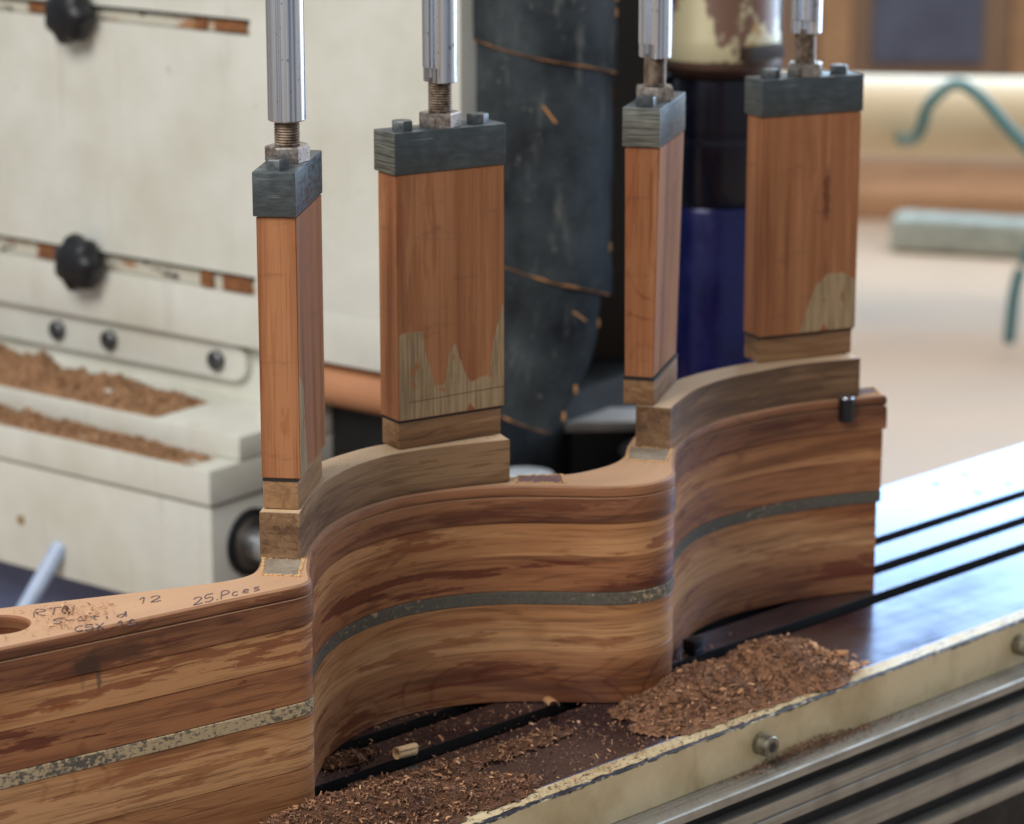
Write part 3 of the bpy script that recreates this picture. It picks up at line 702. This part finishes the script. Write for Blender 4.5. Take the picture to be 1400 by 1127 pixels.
# panel with two slots cut in it
def slotted_panel():
    b = bmesh.new(); segs = [(.0865, .138), (.1385, .158), (.1585, .3935), (.394, .409), (.4095, .80)]
    xs = [(-1.2, .2015)]
    for i, (z0, z1) in enumerate(segs):
        if i in (1, 3):
            box_bm(-1.2, -.055, .1465, .30, z0-.002, z1+.002, bm=b); box_bm(-.055, .2015, .130, .30, z0-.0006, z1+.0006, bm=b)
        else: box_bm(-1.2, .2015, .130, .30, z0, z1, .0012 if i in (0,) else 0, bm=b)
    return b
panel = mp(slotted_panel(), 'panel', M_cream)
def slide_mat():
    t = NT('scraped_slide_steel'); v = t.mapping((1, 1, 1)); n = t.noise(t.mapping((16, 16, 60)), 1, 5, .65); k = t.noise(t.mapping((30, 30, 90), loc=(4, 0, 0)), 1, 4, .6)
    c = t.mix(t.step(n, .55, .62), srgb(206, 202, 188), srgb(172, 122, 80)); c = t.mix(t.step(k, .60, .64), c, srgb(44, 34, 32)); c = t.mix(t.step(n, .64, .68), c, srgb(112, 70, 46))
    t.set(c, .6, .1); t.bump(n, .5, .003); return t.m
M_slide = slide_mat()
for z0, z1 in ((.1385, .158), (.394, .409)):
    mp(box_bm(-1.1, -.058, .139, .1463, z0+.0005, z1-.0045, .001), 'slide_strip', M_slide, panel)
    mp(box_bm(-1.1, -.060, .1425, .1464, z1-.0040, z1-.0005), 'slide_shade_line', M_black, panel)  # black strip drawn as the shadow line above the slide
    for x, w_ in ((-.365, .05), (-.135, .016), (-.105, .038)):
        bq = box_bm(x, x+w_, .1345, .1388, z0+.001, z1-.004, .0015, 2)
        for vv in bq.verts: vv.co += Vector((mnoise.noise(vv.co*130)*.004, 0, mnoise.noise(vv.co*170)*.003))
        mp(bq, 'rusty_shim', M_rust, panel)
# bolted rail with a rounded end
b = bmesh.new(); out = [Vector((-1.2, .0445)), Vector((-.10, .0465))]+[Vector((-.098+.0185*math.cos(t), .0655+.0185*math.sin(t))) for t in [-math.pi/2+math.pi*k/14 for k in range(1, 14)]]+[Vector((-.10, .0845)), Vector((-1.2, .0825))]
f0 = [b.verts.new((p.x, .1495, p.y)) for p in out]; f1 = [b.verts.new((p.x, .1400, p.y)) for p in out]
b.faces.new(f0); b.faces.new(f1[::-1])
for i in range(len(out)): b.faces.new((f0[i], f0[(i+1) % len(out)], f1[(i+1) % len(out)], f1[i]))
railp = mp(b, 'bolted_rail', M_cream)
for x in (-.3435, -.2675, -.1175, -.62, -.55):
    mp(lathe_bm([(.0098, 0), (.0098, .006), (.0078, .0078)], 24, M=Matrix.Translation((x, .1398, .0652)) @ Matrix.Rotation(math.pi/2, 4, 'X')), 'rail_bolt', M_bolt, railp)
# star knobs
def knob(x, z):
    M_ = Matrix.Translation((x, .1395, z)) @ Matrix.Rotation(math.pi/2, 4, 'X'); b = bmesh.new(); n = 42; rings = []
    for rr, zz_, lob in ((.009, 0, 0), (.010, .012, 0), (.017, .014, .2), (.0265, .018, 1), (.0285, .024, 1), (.0270, .034, 1), (.021, .040, .6), (.012, .043, .1)):
        rings.append([b.verts.new(M_ @ Vector(((rr*(1+.085*lob*math.cos(7*t)))*math.cos(t), (rr*(1+.085*lob*math.cos(7*t)))*math.sin(t), zz_))) for t in [2*math.pi*i/n for i in range(n)]])
    for a, c in zip(rings, rings[1:]):
        for i in range(n): b.faces.new((a[i], a[(i+1) % n], c[(i+1) % n], c[i]))
    b.faces.new(rings[0][::-1]); b.faces.new(rings[-1])
    k = mp(b, 'star_knob', M_black, None, 50); return k
knob(-.2835, .3995); knob(-.2835, .1475)
# bushing with a shaft in the bed's end
Mx = Matrix.Translation((-.003, .058, -.0835)) @ Matrix.Rotation(math.pi/2, 4, 'Y')
bush = mp(lathe_bm([(.0335, 0), (.0335, .003), (.030, .005)], 40, M=Mx), 'bushing', M_black)
mp(lathe_bm([(.0265, .0051), (.0265, .0075), (.0255, .0082)], 36, M=Mx), 'shaft_ring', simple('grey_ring_steel', srgb(112, 106, 98), .35, .8), bush)
mp(lathe_bm([(.0170, .0083), (.0170, .036), (.0155, .038)], 32, M=Mx), 'shaft', M_rod, bush)
# small stops on the ledge
for x, y in ((-.018, .100), (-.205, .075)):
    mp(lathe_bm([(.009, .0246), (.009, .033), (.007, .0355)], 20, M=Matrix.Translation((x, y, 0))), 'ledge_stop', M_cream)
mp(lathe_bm([(.0048, 0), (.0048, .0015)], 20, M=Matrix.Translation((-.2657, .004, -.096)) @ Matrix.Rotation(math.pi/2, 4, 'X')), 'rusty_plug', simple('brown_rust_spot', srgb(160, 130, 84), .7))
# brown beam and dark void filler to the right
b = bmesh.new(); pr = []
for k in range(17):
    t = math.pi*.5+math.pi*k/16*.95; pr.append((.165+.030*math.cos(t)*1.0, .0600+.0250*math.sin(t)))
pr += [(.26, .0365), (.26, .0845)]
rr0 = [b.verts.new((.0, y, z)) for y, z in pr]; rr1 = [b.verts.new((.172, y, z)) for y, z in pr]
b.faces.new(rr0); b.faces.new(rr1[::-1])
for i in range(len(pr)): b.faces.new((rr0[i], rr0[(i+1) % len(pr)], rr1[(i+1) % len(pr)], rr1[i]))
mp(b, 'brown_beam', M_copper)
mp(box_bm(.002, .170, .175, .50, -.463, .0350), 'void_filler', M_dark)  # near-black box standing in for the dark void below the beam
# machine sawdust on ledges
def ledge_h(x, y, x0, x1, y0, y1, hh, seed):
    u = (x-x0)/(x1-x0); v_ = (y-y0)/(y1-y0)
    e_ = max(0, min(1, (1-u)*3.2))**.7*max(0, min(1, 4*v_*(1-v_)*1.2))
    return hh*e_*(.60+1.0*mnoise.noise(Vector((x*26, y*30, seed)))+.35*mnoise.noise(Vector((x*90, y*90, seed))))-.0012
def ledge_dust(x0, x1, y0, y1, z, hh, lab, seed):
    b = bmesh.new(); n, m = 260, 26; V = []
    for i in range(n+1):
        row = []
        for j in range(m+1):
            x = x0+(x1-x0)*i/n; y = y0+(y1-y0)*j/m
            row.append(b.verts.new((x, y, z+ledge_h(x, y, x0, x1, y0, y1, hh, seed)+.0012*random.random())))
        V.append(row)
    for i in range(n):
        for j in range(m): b.faces.new((V[i][j], V[i+1][j], V[i+1][j+1], V[i][j+1]))
    me_o = finish(b, 'ledge_sawdust', M_ledge, None, 180, False); me_o.matrix_world = Matrix.Translation(K) @ Matrix.Rotation(MA, 4, 'Z')
    tag(me_o, lab, 'sawdust', kind='stuff')
ledge_dust(-.62, -.025, .002, .041, .0005, .011, 'tan sawdust lying along the lower cream ledge of the machine', 1.0)
ledge_dust(-.62, -.115, .046, .128, .0250, .024, 'tan sawdust piled on the upper cream ledge below the bolted rail', 2.0)
KM = Matrix.Translation(K) @ Matrix.Rotation(MA, 4, 'Z')
for (x0, x1, y0, y1, z0_, hh, sd_), lab_ in (((-.62, -.025, .002, .041, .0005, .011, 1.0), 'tan chips strewn over the sawdust of the lower cream ledge'), ((-.62, -.115, .046, .128, .0250, .024, 2.0), 'tan chips strewn over the sawdust of the upper cream ledge')):
    sp = []
    for _ in range(9000):
        x = x1-(x1-x0)*rng.random()*.85; y = rng.uniform(y0, y1); h = ledge_h(x, y, x0, x1, y0, y1, hh, sd_)
        if h < .0006 and rng.random() < .8: continue
        q = KM @ Vector((x, y, z0_+max(h, 0)+rng.uniform(0, .0016))); sp.append((q.x, q.y, q.z, 1.0))
    chips('ledge_chip_litter', sp, M_ledge, lab_, size=(.002, .0075), seed=int(sd_)+20)
# pale pipe under the bed
pp = finish(tube_bm([(1.5440, 2.300, -.205), (1.6300, 2.300, -.100)], .0085, 14), 'pale_pipe', simple('pale_blue_pipe', srgb(186, 204, 240), .35), None)
pp.parent = mach; pp.matrix_parent_inverse = (Matrix.Translation(K) @ Matrix.Rotation(MA, 4, 'Z')).inverted()

# ------------------------------------------------------------------ black rubber flaps
flap = tag(empty('dust_flap_curtain', (1.86, 1.86, .073)), 'black rubber dust flaps with tan dusty edges hanging behind the broad clamp post', 'dust flaps')
PLAN = catmull([(1.846, 1.985), (1.8400, 1.935), (1.8480, 1.8830), (1.8720, 1.8500), (1.905, 1.8420), (1.945, 1.8560), (1.990, 1.8900)], .004)
cum = [0]
for a, c in zip(PLAN, PLAN[1:]): cum.append(cum[-1]+(c-a).length)
def plan_at(s):
    i = min(max(bisect.bisect(cum, s), 1), len(cum)-1); t = (s-cum[i-1])/(cum[i]-cum[i-1]); p = PLAN[i-1].lerp(PLAN[i], t)
    d = (PLAN[i]-PLAN[i-1]).normalized(); return p, Vector((d.y, -d.x))
TOT = cum[-1]
def flap_piece(name, zt, zb0, zb1, smax_t, smax_b, off, curve=0., trim=True):
    b = bmesh.new(); n, m = 36, 22; F = []; R_ = []
    for i in range(n+1):
        u = i/n; fr = []; bk = []
        for j in range(m+1):
            v_ = j/m; sm = smax_t+(smax_b-smax_t)*v_**1.6
            s = u*sm; p, nn = plan_at(min(s, TOT-1e-5))
            zb = zb0+(zb1-zb0)*u+curve*u*(1-u)
            z = zt+(zb-zt)*v_
            if i == n: s -= .013*abs(mnoise.noise(Vector((z*55, off*300, 3))))+.004*abs(mnoise.noise(Vector((z*240, off*300, 3)))); p, nn = plan_at(min(s, TOT-1e-5))
            w_ = .0022*mnoise.noise(Vector((s*26, z*18, off*900)))
            fr.append(b.verts.new((p.x+nn.x*(off+w_+.0035), p.y+nn.y*(off+w_+.0035), z))); bk.append(b.verts.new((p.x+nn.x*(off+w_), p.y+nn.y*(off+w_), z)))
        F.append(fr); R_.append(bk)
    for i in range(n):
        for j in range(m):
            b.faces.new((F[i][j], F[i+1][j], F[i+1][j+1], F[i][j+1])); b.faces.new((R_[i][j+1], R_[i+1][j+1], R_[i+1][j], R_[i][j]))
        b.faces.new((F[i][0], R_[i][0], R_[i+1][0], F[i+1][0])); b.faces.new((F[i+1][m], R_[i+1][m], R_[i][m], F[i][m]))
    for j in range(m):
        b.faces.new((F[0][j], F[0][j+1], R_[0][j+1], R_[0][j])); b.faces.new((F[n][j+1], F[n][j], R_[n][j], R_[n][j+1]))
    edge = [((F[i][m].co+R_[i][m].co)/2) for i in range(1, n)]
    o = finish(b, name, M_flap); o.parent = flap; o.matrix_parent_inverse = Matrix.Translation((-1.86, -1.86, -.073))
    if trim:
        t_ = finish(tube_bm([e_+Vector((0, 0, .0002)) for e_ in edge], lambda u: .0023*(.6+.7*abs(mnoise.noise(Vector((u*9, off*50, 1))))), 6), 'dusty_edge', M_tan); t_.parent = o
        rg = random.Random(int(off*9000)+1)
        for _ in range(6):
            q = o.data.vertices[(n*(m+1)+rg.randrange(2, m-1))*2].co
            b_ = box_bm(-.0016, .0016, -.0012, .0012, -.004, .004, .0006); bmesh.ops.translate(b_, verts=b_.verts, vec=q); f_ = finish(b_, 'frayed_bit', M_tan); f_.parent = o
    return o
flap_piece('flap', .70, .440, .385, TOT*.76, TOT*.82, .009)
flap_piece('flap', .70, .247, .176, TOT*.84, TOT*.80, .0045)
flap_piece('flap', .235, .100, .056, TOT*.80, TOT*.52, 0, 0)
for (s, z, dz, ds) in ((.135, .365, -.016, .010), (.16, .172, -.010, .012), (.075, .30, -.012, .004)):
    pts = []
    for k in range(8):
        p, nn = plan_at(s+ds*k/7); pts.append((p.x+nn.x*.0095, p.y+nn.y*.0095, z+dz*k/7))
    t_ = finish(tube_bm(pts, .0011, 5), 'scratch', M_tan); t_.parent = flap; t_.matrix_parent_inverse = Matrix.Translation((-1.86, -1.86, -.073))

# ------------------------------------------------------------------ spindle with motor
spin = tag(empty('spindle_motor', (2.085, 1.842, -.45)), 'cream and rust motor housing above a black spindle sleeve with a blue sheen', 'spindle motor')
def spp(b, nm, m, par=None, ang=32): return finish(b, nm, m, par or spin, ang)
spp(lathe_bm([(.075, 0), (.075, .42), (.090, .43), (.090, .45), (.066, .46)], 48), 'spindle_base', M_dark)
spp(lathe_bm([(.046, .46), (.046, .475), (.052, .48), (.052, .695), (.050, .70)], 48), 'cutter_sleeve', simple('deep_blue_lacquer', srgb(19, 22, 74), .22, .2, .3, 30))
spp(lathe_bm([(.048, .7005), (.049, .703), (.049, .762), (.0475, .764), (.0475, .770), (.049, .772), (.049, .81), (.048, .822)], 48), 'spindle_sleeve', simple('black_sleeve_lacquer', srgb(12, 13, 26), .20, .2, .3, 30))
spp(lathe_bm([(.043, .822), (.060, .834), (.060, .840)], 48), 'collar', simple('brown_collar', srgb(74, 50, 38), .5, .3))
def motor_mat():
    t = NT('rusty_cream_motor'); n = t.noise(t.mapping((1, 1, .7), loc=(.3, .1, 0)), 17, 4, .6); n2 = t.noise(t.mapping((1, 1, 1), loc=(2, 0, 0)), 14, 3)
    c = t.mix(t.step(n, .46, .52), srgb(196, 186, 150), srgb(112, 82, 66)); c = t.mix(t.step(n2, .55, .62), c, srgb(168, 116, 56)); t.set(c, .4, .1); return t.m
mot = spp(lathe_bm([(.058, .8402), (.060, .846), (.060, .862), (.0585, .866), (.0585, 1.25)], 56), 'motor_housing', motor_mat())
spp(box_bm(-.028, .022, -.066, -.05, .8425, .856, .002), 'clamp_lug', M_darkbrown, mot)
spp(box_bm(.070, .082, -.012, .012, 0, 1.3, .002), 'support_bar', M_black)
# dark void box and small parts behind the form
void_box = finish(box_bm(-.45, .17, -.2, .2, -.45, .80, .004), 'void_backing', M_darkbrown); void_box.location = (2.28, 2.24, 0); void_box.rotation_euler = (0, 0, MA+.35)  # dark box coloured to stand in for the unlit void
tag(void_box, 'dark brown box coloured as the shadowy void between the rubber flaps and the spindle', 'cabinet')
plate = finish(lathe_bm([(.030, -.447), (.030, -.006), (.028, 0), (.01, 0)], 40), 'glint_disc', simple('painted_glint_white', srgb(226, 234, 240), .25)); plate.location = (1.900, 1.915, -.0025)  # white colour stands in for a bright glint on steel
tag(plate, 'disc coloured white as a glint, low behind the wavy form', 'disc')
gp = empty('steel_bracket', (2.06, 1.965, -.45), -.7)
finish(box_bm(-.075, .075, -.030, .030, .4585, .4690, .003), 'top_plate', simple('grey_plate_steel', srgb(186, 178, 170), .45, .2), gp)
finish(box_bm(-.045, .045, -.022, .022, .0005, .4583, .003), 'pedestal', M_dark, gp)
tag(gp, 'grey steel plate on a dark pedestal, low behind the rubber flaps', 'bracket')

# ------------------------------------------------------------------ far right background
def duct():
    a = Vector((3.85, 4.02, -.075)); c = Vector((4.9, 2.75, -.075)); d = empty('suction_duct', (4.5, 3.3, -.45))
    tag(d, 'thick cream suction duct running across the floor, far behind the table', 'duct')
    def q(o): o.parent = d; o.matrix_parent_inverse = Matrix.Translation((-4.5, -3.3, .45)); return o
    q(finish(tube_bm([a.lerp(c, k/10) for k in range(11)], .076, 36), 'pipe', simple('cream_duct_paint', srgb(222, 200, 164), .45, 0, .1, 6)))
    for k in (.15, .85): p = a.lerp(c, k); q(finish(box_bm(p.x-.05, p.x+.05, p.y-.05, p.y+.05, -.4495, -.14), 'cradle', M_darkbrown))
duct()
hp = [(4.42, 3.455, -.122), (4.30, 3.335, -.107), (4.19, 3.222, -.078), (4.155, 3.18, -.05), (4.15, 3.16, -.005), (4.18, 3.13, .03), (4.205, 3.095, .012), (4.235, 3.05, -.045), (4.27, 2.99, -.12), (4.268, 2.985, -.20), (4.215, 3.000, -.31), (4.195, 3.000, -.4405)]
hs = []
H3 = [Vector(p) for p in hp]; H3 = [2*H3[0]-H3[1]]+H3+[2*H3[-1]-H3[-2]]
for i in range(1, len(H3)-2):
    for k in range(8):
        t = k/8; p0, p1, p2, p3 = H3[i-1:i+3]; hs.append(.5*((2*p1)+(p2-p0)*t+(2*p0-5*p1+4*p2-p3)*t*t+(3*p1-p0-3*p2+p3)*t**3))
tag(finish(tube_bm(hs, .0108, 12), 'air_hose', simple('teal_hose', srgb(76, 124, 124), .4)), 'teal air hose looping over the thick cream duct', 'hose')
gb = finish(box_bm(-.40, .5, -.045, .045, 0, .080, .024, 4), 'steel_bar', simple('grey_green_bar', srgb(172, 178, 168), .5, .1)); gb.location = (5.03, 3.42, -.4495); gb.rotation_euler = (0, 0, math.atan2(-.93, .50))
tag(gb, 'grey square bar lying on the pale floor in front of the duct', 'steel bar')
bd = finish(box_bm(-.9, .9, -.22, .22, 0, .06, .006), 'stacked_board', simple('brown_board_wood', srgb(176, 134, 100), .6, 0, .2, 8)); bd.location = (5.25, 4.15, -.4495); bd.rotation_euler = (0, 0, math.atan2(-.84, .60))
tag(bd, 'brown plank lying on the floor below the duct', 'plank')
wc = empty('workshop_cabinet', (6.6, 5.0, -.45), math.atan2(-.70, .71)); tag(wc, 'brown workshop cabinet with a dark blue door, far behind the table', 'cabinet')
finish(box_bm(-2.2, 2.2, 0, .5, .0005, 1.6), 'carcass', simple('brown_cabinet_wood', srgb(146, 118, 96), .6, 0, .15, 3), wc)
finish(box_bm(-.19, .12, -.02, -.001, .12, 1.5), 'door', simple('dark_blue_door', srgb(88, 94, 114), .5), wc)
for x in (-.34, .20): finish(box_bm(x, x+.09, -.03, -.001, .0005, 1.58), 'stile', simple('tan_stile_wood', srgb(174, 136, 100), .6), wc)
